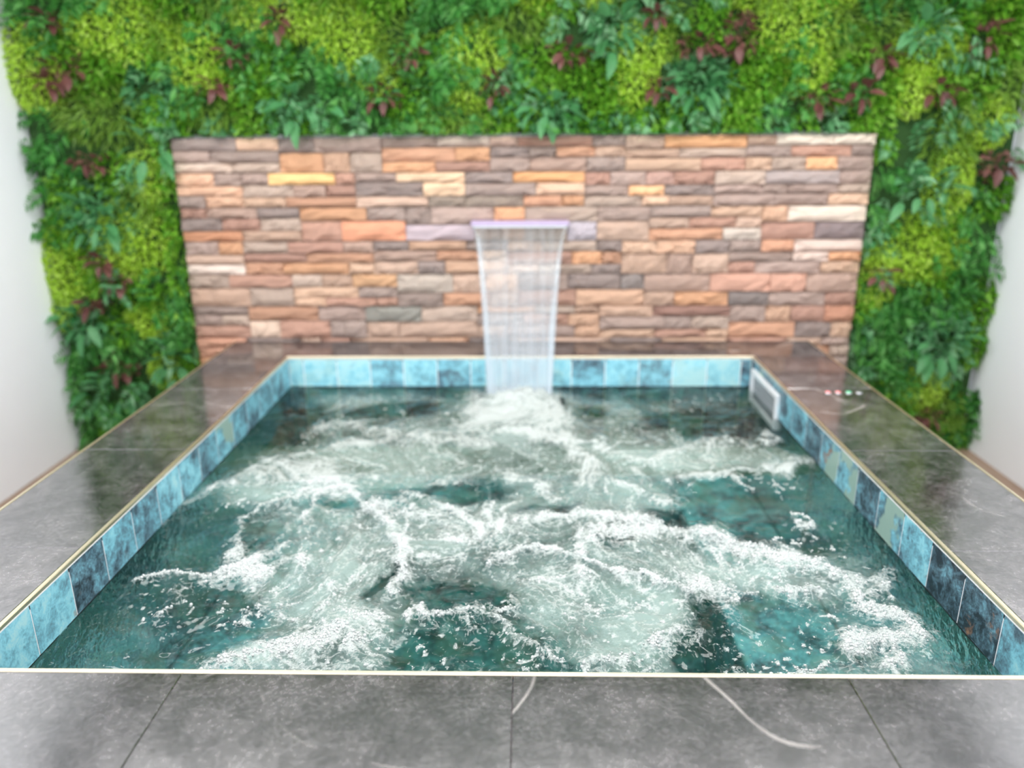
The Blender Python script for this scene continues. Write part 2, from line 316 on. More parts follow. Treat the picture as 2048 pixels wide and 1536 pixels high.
PATCH=[('lime',-2.281,1.307,0.139,0.167),('lime',-1.851,1.461,0.227,0.133),('lime',-1.526,1.344,0.137,0.125),('lime',-1.447,1.237,0.069,0.064),('lime',-1.109,1.506,0.213,0.091),('lime',-0.825,1.400,0.136,0.153),('lime',-0.688,1.231,0.080,0.074),('lime',-0.250,1.354,0.135,0.113),('lime',-0.276,1.207,0.091,0.095),('lime',0.513,1.379,0.123,0.102),('lime',0.487,1.211,0.091,0.105),('lime',1.207,1.444,0.165,0.140),('lime',1.271,1.258,0.101,0.094),('lime',1.805,1.337,0.144,0.122),('lime',1.753,1.170,0.090,0.095),('lime',-1.826,0.806,0.084,0.114),('lime',-1.957,0.511,0.185,0.155),('lime',-2.305,0.365,0.125,0.184),('lime',-2.330,0.163,0.076,0.102),('lime',1.990,0.751,0.093,0.168),('lime',1.885,0.448,0.202,0.142),('lime',-1.869,-0.166,0.078,0.080),('lime',2.015,-0.235,0.113,0.132),('lime',1.715,0.303,0.072,0.146),('lime',2.124,1.039,0.090,0.107),('lime',-1.931,0.110,0.102,0.077),('red',-2.123,1.285,0.139,0.074),('red',-2.203,1.232,0.070,0.054),('red',-1.439,1.211,0.058,0.039),('red',-2.153,1.495,0.057,0.051),('red',-1.331,1.342,0.057,0.046),('red',-1.111,1.485,0.045,0.061),('red',-0.534,1.335,0.068,0.052),('red',-0.657,1.166,0.081,0.064),('red',-0.150,1.206,0.080,0.085),('red',0.189,1.340,0.124,0.052),('red',0.759,1.366,0.089,0.051),('red',0.945,1.406,0.100,0.122),('red',0.601,1.189,0.064,0.047),('red',1.331,1.131,0.102,0.064),('red',1.507,1.161,0.063,0.047),('red',1.588,1.308,0.089,0.052),('red',1.866,1.165,0.094,0.047),('red',2.182,0.840,0.092,0.067),('red',2.028,1.386,0.061,0.101),('red',-2.078,0.876,0.132,0.045),('red',-2.099,-0.139,0.130,0.048),('red',-2.097,0.414,0.087,0.061),('red',-2.038,0.314,0.080,0.050),('red',0.563,1.491,0.044,0.030),('red',1.711,0.328,0.053,0.061),('red',-2.171,0.201,0.063,0.030),('red',2.052,-0.397,0.076,0.049),('blue',-1.803,0.954,0.119,0.133),('blue',-2.076,0.607,0.184,0.165),('blue',-2.117,-0.248,0.210,0.148),('blue',0.782,1.199,0.147,0.126),('blue',1.866,0.729,0.174,0.147),('blue',2.056,-0.025,0.185,0.191),('blue',-1.053,1.126,0.186,0.097),('blue',0.389,1.431,0.122,0.121),('blue',-1.808,-0.100,0.103,0.132),('blue',0.101,1.096,0.138,0.076),('blue',1.760,1.419,0.132,0.101),('blue',-2.237,0.111,0.153,0.115),('blue',-0.718,1.295,0.091,0.084),('olive',-1.637,1.449,0.114,0.102),('olive',-1.994,1.089,0.212,0.131),('olive',-0.599,1.398,0.135,0.103),('olive',-0.058,1.476,0.200,0.071),('olive',1.386,1.423,0.088,0.121),('olive',1.562,1.421,0.110,0.121),('olive',-1.475,1.107,0.140,0.087),('olive',-0.360,1.078,0.162,0.065),('dark',-2.236,1.536,0.136,0.061),('dark',-2.251,0.979,0.143,0.133),('dark',-2.328,0.703,0.097,0.162),('dark',-1.251,1.445,0.136,0.122),('dark',-1.815,0.213,0.126,0.150),('dark',-2.296,-0.372,0.106,0.192),('dark',2.293,-0.397,0.127,0.188),('dark',1.720,-0.103,0.100,0.206),('dark',2.150,0.565,0.094,0.139),('dark',1.586,0.911,0.092,0.110),]
# ------------------------------------------------------------------ the tub
XL, XR, Y0, Y1 = -1.1287, 1.0439, 1.2755, 3.5167
OL, OR, YB, YF = -1.4881, 1.4050, 3.805, 0.9155
WZ = -0.147                    # water level
tub = tag(empty('spa_pool', V((XL+XR)/2, (Y0+Y1)/2, -ZF)), 'raised square spa pool with grey stone-look coping and turquoise slate waterline tiles', 'spa pool')
tub_inv = Matrix.Translation(-tub.location)
def adopt(o, p):
    o.parent = p; o.matrix_parent_inverse = p.matrix_world.inverted() if p.parent else Matrix.Translation(-p.location); return o
def tbox(name, a, b, mat, bevel=0, parent=None):
    """a box part whose origin sits at its own centre"""
    A, B = V(*a), V(*b); c = (A+B)/2
    o = link(name, mesh_of(box_bm(A-c, B-c, bevel), name), M[mat]); o.location = c
    return adopt(o, parent or tub)
def shell():
    bm = bmesh.new(); t = .05; zb = -.99
    g = .0008                  # shell face sits behind the tile faces
    xl, xr, y0, y1 = XL-g, XR+g, Y0-g, Y1+g
    box_bm(V(xl-t, y0-t, zb-.06), V(xr+t, y1+t, zb), bm=bm)
    for a, b in (((xl-t, y0-t, zb), (xl, y1+t, -.024)), ((xr, y0-t, zb), (xr+t, y1+t, -.024)),
                 ((xl, y0-t, zb), (xr, y0, -.024)), ((xl, y1, zb), (xr, y1+t, -.024))):
        box_bm(V(*a), V(*b), bm=bm)
    adopt(link('basin', mesh_of(bm, 'basin'), M['grout']), tub)
    bm = bmesh.new()           # tiled bench round the inside, under water, and the basin floor
    w = .36; zt = -.60
    e = .001
    for a, b in (((XL+e, Y0+e, zb+.001), (XL+w, Y1-e, zt)), ((XR-w, Y0+e, zb+.001), (XR-e, Y1-e, zt)),
                 ((XL+w, Y1-w, zb+.001), (XR-w, Y1-e, zt)), ((XL+w, Y0+e, zb+.001), (XR-w, Y0+w, zt))):
        box_bm(V(*a), V(*b), .006, bm=bm)
    box_bm(V(XL+w, Y0+w, zb+.001), V(XR-w, Y1-w, zb+.012), bm=bm)
    o = adopt(link('bench', mesh_of(bm, 'bench'), M['tile']), tub); o.color = (.62, .30, .35, 1)
shell()
def side_panels():
    for a, b in (((OL+.012, YF+.012, -ZF), (OL+.03, YB, -.022)), ((OR-.03, YF+.012, -ZF), (OR-.012, YB, -.022)),
                 ((OL+.03, YF+.012, -ZF), (OR-.03, YF+.03, -.022))):
        tbox('side_panel', a, b, 'coping')
side_panels()
# coping tiles, each its own object
GAP = .0006; TI = .011; TO = .009; TH = .022
XJ = [OL+TO, -1.320, -.675, -.029, .613, 1.258, OR-TO]
YJ = [Y0-TI, 1.745, 2.390, 3.040, YB]
def coping(x0, x1, y0, y1):
    tbox('tile', (x0+GAP, y0+GAP, -TH), (x1-GAP, y1-GAP, 0), 'coping', .0012)
for i in range(len(XJ)-1):
    coping(XJ[i], XJ[i+1], YF+TO, Y0-TI)
for j in range(len(YJ)-1):
    coping(OL+TO, XL-TI, YJ[j], YJ[j+1]); coping(XR+TI, OR-TO, YJ[j], YJ[j+1])
xb = [XL-TI, -.675, -.029, .613, XR+TI]
for i in range(len(xb)-1): coping(xb[i], xb[i+1], Y1+TI, YB)
tbox('tile_bed', (OL+.012, YF+.012, -.05), (XL-.056, YB, -.0025), 'bed')
tbox('tile_bed', (XR+.056, YF+.012, -.05), (OR-.012, YB, -.0025), 'bed')
tbox('tile_bed', (XL-.056, YF+.012, -.05), (XR+.056, Y0-.056, -.0025), 'bed')
tbox('tile_bed', (XL-.056, Y1+.056, -.05), (XR+.056, YB, -.0025), 'bed')
# metal edge trims: inner (with a short drop) and outer
def trim(name, a, b): 
    o = tbox(name, a, b, 'trim', .0016); return o
trim('edge_trim', (XL-TI, Y0-TI, -.010), (XR+TI, Y0, .0012)); trim('edge_trim', (XL-TI, Y1, -.010), (XR+TI, Y1+TI, .0012))
trim('edge_trim', (XL-TI, Y0, -.010), (XL, Y1, .0012)); trim('edge_trim', (XR, Y0, -.010), (XR+TI, Y1, .0012))
trim('outer_trim', (OL, YF, -.022), (OL+TO, YB, .001)); trim('outer_trim', (OR-TO, YF, -.022), (OR, YB, .001)); trim('outer_trim', (OL+TO, YF, -.022), (OR-TO, YF+TO, .001))
# waterline tiles
PT = .158; g2 = .0023
def tile_bias(k, side):
    rnd = random.Random(k*7.3+side*100)
    return rnd
_tm = {}
def ptile(axis, fixed, s0, s1, z0, z1, col, sgn):
    # one slate tile 6 mm proud of the basin wall
    d = .0007
    if axis == 'x': a, b = (min(fixed, fixed-sgn*d), s0, z0), (max(fixed, fixed-sgn*d), s1, z1)
    else: a, b = (s0, min(fixed, fixed-sgn*d), z0), (s1, max(fixed, fixed-sgn*d), z1)
    A, B = V(*a), V(*b); c = (A+B)/2
    key = (axis, round(s1-s0, 4), round(z1-z0, 4))
    if key not in _tm:
        _tm[key] = mesh_of(box_bm(A-c, B-c, .0008), 'tile'); _tm[key].materials.append(M['tile'])
    o = bpy.data.objects.new('tile', _tm[key]); COL.objects.link(o); o.location = c
    o.color = col; adopt(o, tub)
def run(axis, fixed, lo, hi, first, sgn, side, brights, rows=((-.0125, -.1445), (-.1515, -.300), (-.304, -.452))):
    js = [lo]; q = first
    while q < hi-.01:
        if q > lo+.01: js.append(q)
        q += PT
    js.append(hi)
    for ri, (zt, zb) in enumerate(rows):
        rnd = random.Random(side*31+ri)
        for k in range(len(js)-1):
            bri = brights[k] if ri == 0 and k < len(brights) else rnd.uniform(.38, .72)
            col = (bri, 1.0 if rnd.random() < .3 else .25*rnd.random(), 1.0 if rnd.random() < .22 else 0.0, 1)
            if ri == 0 and side == 1: col = (bri, rnd.random()*.35, 0.3*rnd.random(), 1)
            ptile(axis, fixed, js[k]+g2, js[k+1]-g2, zb, zt, col, sgn)
# brightness of the tiles in the top row, in order along each wall
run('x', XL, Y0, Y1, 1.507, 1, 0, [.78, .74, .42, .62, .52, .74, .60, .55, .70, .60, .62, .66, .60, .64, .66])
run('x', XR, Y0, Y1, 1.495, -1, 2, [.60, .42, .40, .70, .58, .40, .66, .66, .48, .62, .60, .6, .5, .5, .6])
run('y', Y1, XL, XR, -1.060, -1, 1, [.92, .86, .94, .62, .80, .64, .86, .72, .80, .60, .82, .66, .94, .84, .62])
run('y', Y0, XL, XR, -1.060, 1, 3, [], rows=((-.0125, -.1445),))
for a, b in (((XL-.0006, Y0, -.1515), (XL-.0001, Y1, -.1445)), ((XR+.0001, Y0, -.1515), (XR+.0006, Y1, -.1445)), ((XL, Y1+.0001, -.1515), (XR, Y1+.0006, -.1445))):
    tbox('meniscus_line', a, b, 'dark_meniscus')  # dark strip in the row joint, painting the meniscus reflection along the water
for a, b in (((XL-.0015, Y0, -.0125), (XL+.0004, Y1, -.0098)), ((XR-.0004, Y0, -.0125), (XR+.0015, Y1, -.0098)), ((XL, Y1-.0004, -.0125), (XR, Y1+.0015, -.0098))):
    tbox('caulk_line', a, b, 'plastic')
# skimmer in the right wall
def skimmer():
    y0, y1, zt, zb = 3.085, 3.47, -.045, -.20
    sk = empty('skimmer', V(XR, (y0+y1)/2, (zt+zb)/2)); adopt(sk, tub)
    sk['label'] = 'white plastic skimmer mouth in the right tiled wall'
    bm = bmesh.new(); f = .022; p = .014
    for a, b in (((XR-p, y0, zt-f), (XR+.004, y1, zt)), ((XR-p, y0, zb), (XR+.004, y1, zb+f)),
                 ((XR-p, y0, zb+f), (XR+.004, y0+f, zt-f)), ((XR-p, y1-f, zb+f), (XR+.004, y1, zt-f))):
        box_bm(V(*a), V(*b), .0015, bm=bm)
    me = mesh_of(bm, 'faceplate'); o = link('faceplate', me, M['plastic'])
    o.parent = sk; o.matrix_parent_inverse = Matrix.Translation(-V(XR, (y0+y1)/2, (zt+zb)/2))
    bm = bmesh.new()
    box_bm(V(XR-.005, y0+f+.004, zb+f), V(XR-.001, y1-f-.004, zt-f-.006), .001, bm=bm)
    for k in range(3):
        z = zt-f-.03-k*.03
        box_bm(V(XR-.008, y0+f+.02, z-.004), V(XR-.005, y1-f-.02, z), bm=bm)
    o = link('flap', mesh_of(bm, 'flap'), M['grey_plastic']); o['label'] = 'grey ribbed skimmer flap'
    o.parent = sk; o.matrix_parent_inverse = Matrix.Translation(-V(XR, (y0+y1)/2, (zt+zb)/2))
skimmer()
# touch buttons let into the right coping
def emit(name, c, s):
    n = N(name); e = n.add('ShaderNodeEmission'); e.inputs[0].default_value = c; e.inputs[1].default_value = s
    return n.done(e.outputs[0])
M['led_red'] = emit('red_led', rgb(255, 120, 120), 1.6); M['led_green'] = emit('green_led', rgb(90, 240, 170), 1.2)
def lathe(prof, seg=24):
    vs, fs = [], []
    for r, z in prof:
        for k in range(seg):
            a = 2*math.pi*k/seg; vs.append((r*math.cos(a), r*math.sin(a), z))
    for i in range(len(prof)-1):
        for k in range(seg):
            k2 = (k+1) % seg; fs.append((i*seg+k, i*seg+k2, (i+1)*seg+k2, (i+1)*seg+k))
    me = bpy.data.meshes.new('lathe'); me.from_pydata(vs, [], fs); 
    for p in me.polygons: p.use_smooth = True
    return me
cap = lathe([(.0001, .0035), (.0065, .0034), (.007, .003)]); rim = lathe([(.0098, .0028), (.0102, .0034), (.0122, .003), (.0125, 0)])
ring = lathe([(.007, .0026), (.0098, .0026)])
for x, led, lab in ((1.199, 'led_red', 'button with a red light ring, nearest the water'), (1.239, 'led_red', 'button with a red light ring'), (1.281, 'led_green', 'button with a green light ring'), (1.322, None, 'unlit steel button')):
    b = empty('touch_button', V(x, 2.987, 0)); adopt(b, tub); b['label'] = lab
    for nm, me, mm in (('cap', cap, led or 'steel'), ('rim', rim, 'steel'), ('light_ring', ring, led or 'grey_plastic')):
        me2 = me.copy(); me2.materials.append(M[mm]); o = bpy.data.objects.new(nm, me2); COL.objects.link(o); o.parent = b

# ------------------------------------------------------------------ stone panel behind the pool
STX0, STX1, STT = -1.688, 1.614, .984
panel = tag(empty('stone_panel', V((STX0+STX1)/2, YB+.05, -ZF)), 'rust and grey stacked ledger stone panel behind the spa pool', 'stone panel')
box('backing', (STX0+.01, YB+.045, -ZF), (STX1-.01, R['y1']-.001, STT-.004), M['concrete'])
adopt(bpy.data.objects['backing'], panel)
def stone_mesh(k):
    rnd = random.Random(k); nx, nz = 6, 3
    bm = bmesh.new(); grid = {}
    tx, tz = rnd.uniform(-.006, .006), rnd.uniform(-.005, .005)
    for i in range(nx+1):
        for j in range(nz+1):
            u, v = i/nx-.5, j/nz-.5
            e = 1 if (i in (0, nx) or j in (0, nz)) else 0
            y = -.5 + e*rnd.uniform(.10, .22) + rnd.uniform(-.10, .10) + (tx*u+tz*v)*10
            du = 0 if i in (0, nx) else rnd.uniform(-.03, .03); dv = 0 if j in (0, nz) else rnd.uniform(-.05, .05)
            if j in (0, nz): dv += rnd.uniform(-.05, .0)*(1 if j == nz else -1)
            grid[i, j] = bm.verts.new((u+du, y, v+dv))
    for i in range(nx):
        for j in range(nz): bm.faces.new((grid[i, j], grid[i+1, j], grid[i+1, j+1], grid[i, j+1]))
    loop = [grid[i, 0] for i in range(nx+1)] + [grid[nx, j] for j in range(1, nz+1)] + [grid[i, nz] for i in range(nx-1, -1, -1)] + [grid[0, j] for j in range(nz-1, 0, -1)]
    back = [bm.verts.new((v.co.x, .5, v.co.z)) for v in loop]
    for i in range(len(loop)):
        j = (i+1) % len(loop); bm.faces.new((loop[j], loop[i], back[i], back[j]))
    me = mesh_of(bm, 'stone'); me.materials.append(M['stone']); return me
SM = [stone_mesh(k) for k in range(18)]
BASE = [(172, 142, 122), (190, 150, 122), (160, 134, 122), (150, 132, 126), (140, 124, 118), (200, 165, 138), (178, 128, 98), (196, 140, 98), (166, 150, 138), (128, 116, 112), (150, 110, 96), (186, 158, 140), (112, 104, 104), (170, 126, 108)]
def stones():
    rnd = random.Random(21); z = STT; prow = 0
    while z > -.15:
        ph = .162
        x = STX0; first = True
        while x < STX1-.001:                       # ledger panels, each with its own courses
            pw = rnd.uniform(.48, .66)
            if first and prow % 2: pw *= .5
            first = False
            if STX1-(x+pw) < .25: pw = STX1-x
            nr = 3 if rnd.random() < .78 else 2
            hs = [rnd.uniform(.75, 1.3) for _ in range(nr)]; t = sum(hs); hs = [h*ph/t for h in hs]
            za = z
            for h in hs:
                xs = x; xe = x+pw
                while xs < xe-.001:
                    w = rnd.uniform(.12, .36)
                    if xe-(xs+w) < .09: w = xe-xs
                    one_stone(rnd, xs+w/2, za-h/2, w, h); xs += w
                za -= h
            x += pw
        z -= ph; prow += 1
def one_stone(rnd, cx, cz, w, h):
    if cz < -.03 and OL+.25 < cx < OR-.25: return      # wholly behind the coping
    c = list(rnd.choice(BASE)); j = rnd.uniform(-.04, .16); c = [q*(1+j) for q in c]
    best = None
    for sx, sz, hw, r_, g_, b_ in STONES:
        if abs(sz-cz) < h*.62 and abs(sx-cx) < max(hw, w/2)*.75:
            d = abs(sx-cx)+3*abs(sz-cz)
            if best is None or d < best[0]: best = (d, (r_, g_, b_))
    c = [q*.64+m_*.36 for q, m_ in zip(c, (176, 150, 136))]
    if best: c = [q*.78+m_*.22 for q, m_ in zip(best[1], (180, 152, 136))]
    o = bpy.data.objects.new('stone', rnd.choice(SM)); COL.objects.link(o)
    o.scale = ((w-.003)*S, .07*S, (h-.003)*S)
    if rnd.random() < .5: o.scale.x *= -1; o.scale.z *= -1
    o.location = V(cx, YB+.049+rnd.uniform(-.006, .006), cz)
    o.color = rgb(*c)
    adopt(o, panel); NST.append(o)
NST = []
stones(); print('stones', len(NST))

# ------------------------------------------------------------------ waterfall spout
spout = tag(empty('waterfall_spout', V(-.038, YB, .59)), 'slim lilac-lit waterfall spout projecting from the stone panel', 'waterfall spout')
n = N('lilac_lit_acrylic'); M['lilac'] = n.done(n.bsdf(rgb(174, 158, 186), .3, Emission_Color=rgb(190, 160, 235), Emission_Strength=.04))
bm = box_bm(V(-.272, YB-.045, .577), V(.196, YB+.03, .597), .003)
o = link('lip', mesh_of(bm, 'lip'), M['lilac']); adopt(o, spout)
bm = box_bm(V(-.262, YB-.050, .568), V(.186, YB+.03, .577), .001)
o = link('slot', mesh_of(bm, 'slot'), M['steel']); adopt(o, spout)

# ------------------------------------------------------------------ green wall
GX0, GX1 = R['x0']+.01, R['x1']-.02
gw = tag(empty('green_wall', V(0, R['y1'], -ZF)), 'lush green wall of lime, fern and dark red foliage around the stone panel', 'green wall')
bm = bmesh.new()
for a, b in (((GX0, 3.872, -ZF+.01), (STX0-.012, 3.899, R['z1']-.01)), ((STX1+.012, 3.872, -ZF+.01), (GX1, 3.899, R['z1']-.01)), ((STX0-.012, 3.872, STT+.012), (STX1+.012, 3.899, R['z1']-.01))):
    box_bm(V(*a), V(*b), bm=bm)
adopt(link('backing_panel', mesh_of(bm, 'backing_panel'), M['soil']), gw)
LF = np.array([[0, 1, 4], [0, 4, 2], [1, 3, 4], [4, 3, 2]])
def leaves(rng, base, dirs, L, Wd, fold=.25, droop=.25):
    n = len(base); dirs = dirs/np.linalg.norm(dirs, axis=1)[:, None]
    up = rng.normal(size=(n, 3)); side = np.cross(dirs, up); side /= np.linalg.norm(side, axis=1)[:, None]
    nor = np.cross(side, dirs); L = L[:, None]; Wd = Wd[:, None]
    mid = base+dirs*L*.5; v = np.zeros((n, 5, 3))
    v[:, 0] = base; v[:, 1] = mid-side*Wd*.5+nor*Wd*fold; v[:, 2] = mid+side*Wd*.5+nor*Wd*fold
    v[:, 3] = base+dirs*L; v[:, 3, 2] -= (droop*L[:, 0]); v[:, 4] = mid
    f = (LF[None]+(np.arange(n)*5)[:, None, None]).reshape(-1, 3)
    return v.reshape(-1, 3), f
LAB = {'lime': 'fluffy lime green foliage', 'green': 'mid green leafy foliage', 'dark': 'dark green foliage', 'blue': 'blue-green broad leaves', 'olive': 'olive green grassy foliage', 'red': 'dark red-brown foliage'}
NM = {'lime': 'lime_foliage', 'green': 'green_foliage', 'dark': 'dark_foliage', 'blue': 'broad_leaf_plant', 'olive': 'grassy_foliage', 'red': 'red_leaf_plant'}
LEAFS = [0]
def clump(kind, cx, cz, rx, rz, seed):
    rng = np.random.default_rng(seed)
    area_ = rx*rz*math.pi
    dens = {'lime': 15000, 'green': 7000, 'dark': 6500, 'blue': 3600, 'olive': 8000, 'red': 3200}[kind]
    n = max(30, int(area_*dens))
    a = rng.uniform(0, 2*np.pi, n); r = np.sqrt(rng.uniform(0, 1, n))
    px, pz = r*np.cos(a)*rx, r*np.sin(a)*rz
    bul = {'lime': .085, 'green': .06, 'dark': .045, 'blue': .06, 'olive': .05, 'red': .065}[kind]
    py = -(bul*np.sqrt(np.clip(1-r**2, 0, 1)))*rng.uniform(.45, 1.0, n) + .045 - .01*rng.uniform(0, 1, n)
    base = np.stack([px, py, pz], 1)*S
    d = np.stack([px/rx*.8, np.full(n, -.75), pz/rz*.8-.1], 1)+rng.normal(size=(n, 3))*.5
    Lr = {'lime': (.014, .026), 'green': (.025, .05), 'dark': (.03, .06), 'blue': (.04, .075), 'olive': (.045, .085), 'red': (.03, .05)}[kind]
    L = rng.uniform(*Lr, n); Wd = L*{'lime': .62, 'green': .5, 'dark': .38, 'blue': .55, 'olive': .14, 'red': .6}[kind]
    if kind == 'dark' or (kind == 'blue' and seed % 2):   # ferns: leaflets along arching ribs
        nf = max(5, n//24); k = 22
        b0 = base[rng.integers(0, n, nf)]; dd = np.stack([rng.normal(size=nf)*.7, -np.abs(rng.normal(size=nf))*.5-.25, rng.normal(size=nf)*.7-.15], 1)
        dd /= np.linalg.norm(dd, axis=1)[:, None]; ll = rng.uniform(.09, .16, nf)
        t = np.repeat(np.linspace(.08, 1, k//2), 2)[None, :, None]
        pts = b0[:, None]+dd[:, None]*ll[:, None, None]*t; pts[:, :, 2] -= (t[:, :, 0]**2)*.035
        sd = np.cross(dd, np.array([0, -1, .25])); sd /= np.linalg.norm(sd, axis=1)[:, None]+1e-6
        sg = np.tile([1, -1], k//2)[None, :, None]
        ld = sd[:, None]*sg+dd[:, None]*.45+rng.normal(size=(nf, k, 3))*.08
        base = pts.reshape(-1, 3); d = ld.reshape(-1, 3); n = len(base)
        L = (np.sin(np.pi*np.clip(t[:, :, 0], .1, .95))**.7*.042+.008).repeat(nf, 0).ravel()*rng.uniform(.8, 1.2, n); Wd = L*.32
    v, f = leaves(rng, base, d, L, Wd, .18 if kind != 'olive' else .1)
    v[:, 1] = np.minimum(v[:, 1], .045*S)
    loc = V(cx, 3.83, cz)
    wx_, wz_ = v[:, 0]/S+cx, v[:, 2]/S+cz
    if cz > STT:
        wz_ = np.where((wx_ > STX0-.01) & (wx_ < STX1+.01), np.maximum(wz_, STT+.004), wz_)
    elif cx < 0: wx_ = np.minimum(wx_, np.where(wz_ < STT, STX0-.004, 9))
    else: wx_ = np.maximum(wx_, np.where(wz_ < STT, STX1+.004, -9))
    v[:, 0] = (wx_-cx)*S; v[:, 2] = (wz_-cz)*S
    # keep tips inside the room and off the stone panel
    xw = np.clip(v[:, 0]+loc.x, GX0*S-.03, GX1*S+.01); v[:, 0] = xw-loc.x
    o = link(NM[kind], mesh_np(NM[kind], v, f), M[kind]); o.location = loc
    adopt(o, gw); o['label'] = LAB[kind]; o['kind'] = 'stuff'
    # the largest leaves of the broad and red plants stand alone
    if kind in ('blue', 'red') and LEAFS[0] < 290 and cz < 1.6:
        m = 9 if kind == 'blue' else 7
        for q in range(m):
            aa = 2*math.pi*q/m+rng.uniform(-.3, .3); rr = rng.uniform(.25, .8)
            lf = bpy.data.objects.new('leaf', BIG[kind][q % 3]); COL.objects.link(lf)
            p = loc+Vector((math.cos(aa)*rr*rx*S, -bul*S*(1.05-rr*.4), math.sin(aa)*rr*rz*S))
            dv = Vector((math.cos(aa), -.9+rng.uniform(-.3, .3), math.sin(aa)-.2))
            rot = dv.to_track_quat('X', 'Z') @ Matrix.Rotation(rng.uniform(-.6, .6), 3, 'X').to_quaternion()
            sc = rng.uniform(.75, 1.2)
            lf.parent = o; lf.location = p-loc; lf.rotation_mode = 'QUATERNION'; lf.rotation_quaternion = rot; lf.scale = (sc,)*3
            LEAFS[0] += 1
def big_leaf(L, Wd, k, mat):
    bm = bmesh.new(); n = 6; rows = []
    for i in range(n+1):
        t = i/n; w_ = Wd*.5*math.sin(math.pi*min(1, .06+t*.94))**.75*(1-.25*t)
        z = -.35*L*t*t*(.5+.3*k)
        rows.append([bm.verts.new((L*t, s*w_, z+abs(s)*w_*.35)) for s in (-1, 0, 1)])
    for i in range(n):
        for s in (0, 1): bm.faces.new((rows[i][s], rows[i+1][s], rows[i+1][s+1], rows[i][s+1]))
    me = mesh_of(bm, 'leaf', True); me.materials.append(M[mat]); return me
BIG = {'blue': [big_leaf(.10, .046, k, 'blue') for k in range(3)], 'red': [big_leaf(.065, .036, k, 'red') for k in range(3)]}
def green_wall():
    rng = random.Random(5); items = list(PATCH); sp = .142; i = 0; row = 0
    cells = []
    z = -ZF+.06
    while z < R['z1']-.02:
        x = GX0+.05+(sp/2 if row % 2 else 0)
        while x < GX1-.02:
            cells.append((x+rng.uniform(-.045, .045), z+rng.uniform(-.045, .045))); x += sp
        z += sp*.88; row += 1
    def blocked(x, z, m): return STX0-m < x < STX1+m and z < STT+m
    k = 0
    for kind, cx, cz, rx, rz in items:
        if blocked(cx, cz, .03): continue
        clump(kind, cx, cz, rx*(1.25 if kind == 'lime' else .85 if kind == 'red' else 1), rz*(1.25 if kind == 'lime' else .85 if kind == 'red' else 1), 1000+k); k += 1
    for x, z in cells:
        if blocked(x, z, .075): continue
        inside = None
        for kind, cx, cz, rx, rz in items:
            if ((x-cx)/(rx+.01))**2+((z-cz)/(rz+.01))**2 < .75: inside = kind; break
        if inside: continue
        # dominant kind drifts slowly over the wall
        s = math.sin(x*3.1+1.3*math.sin(z*2.3))+math.cos(z*3.7+x*1.1)+rng.uniform(-1.1, 1.1)
        kind = 'dark' if s < -.7 else 'green' if s < .75 else rng.choice(('olive', 'blue', 'green'))
        if z > 1.6 and rng.random() < .25: kind = 'lime'
        clump(kind, x, z, .105, .105, 2000+k); k += 1
    # a row hugging the stone panel so that no backing shows
    ed = [(x, STT+.045) for x in np.arange(STX0-.02, STX1+.03, .13)] + [(STX0-.05, z) for z in np.arange(-.5, STT, .13)] + [(STX1+.05, z) for z in np.arange(-.5, STT, .13)]
    for x, z in ed:
        clump(rng.choice(('green', 'dark', 'green', 'blue')), x, z, .055, .065, 3000+k); k += 1
    return k
print('clumps', green_wall(), 'single leaves', LEAFS[0])
# ------------------------------------------------------------------ water
def vnoise(x, y, seed):
    """smooth value noise on arrays"""
    xi = np.floor(x).astype(np.int64); yi = np.floor(y).astype(np.int64); fx = x-xi; fy = y-yi
    fx = fx*fx*fx*(fx*(fx*6-15)+10); fy = fy*fy*fy*(fy*(fy*6-15)+10)
    def h(a, b):
        q = (a*374761393+b*668265263+seed*1442695041) & 0xffffffff
        q = ((q ^ (q >> 13))*1274126177) & 0xffffffff
        return ((q ^ (q >> 16)) & 0xffff)/65535.0
    return (h(xi, yi)*(1-fx)+h(xi+1, yi)*fx)*(1-fy)+(h(xi, yi+1)*(1-fx)+h(xi+1, yi+1)*fx)*fy
def fbm(x, y, seed, o=4, g=.5):
    s = 0; a = 1; t = 0
    for k in range(o): s = s+a*vnoise(x*2**k+k*17.1, y*2**k-k*9.7, seed+k); t += a; a *= g
    return s/t
def sstep(a, b, x):
    t = np.clip((x-a)/(b-a), 0, 1); return t*t*(3-2*t)
def seg_dist(x, y, pts, k):
    d = np.full(x.shape, 9e9)
    for (x0, y0), (x1, y1) in zip(pts[:-1], pts[1:]):
        ax, ay, bx, by = x0, y0/k, x1, y1/k; px, py = x, y/k
        L2 = (bx-ax)**2+(by-ay)**2+1e-9
        t = np.clip(((px-ax)*(bx-ax)+(py-ay)*(by-ay))/L2, 0, 1)
        d = np.minimum(d, np.hypot(px-ax-t*(bx-ax), py-ay-t*(by-ay)))
    return d
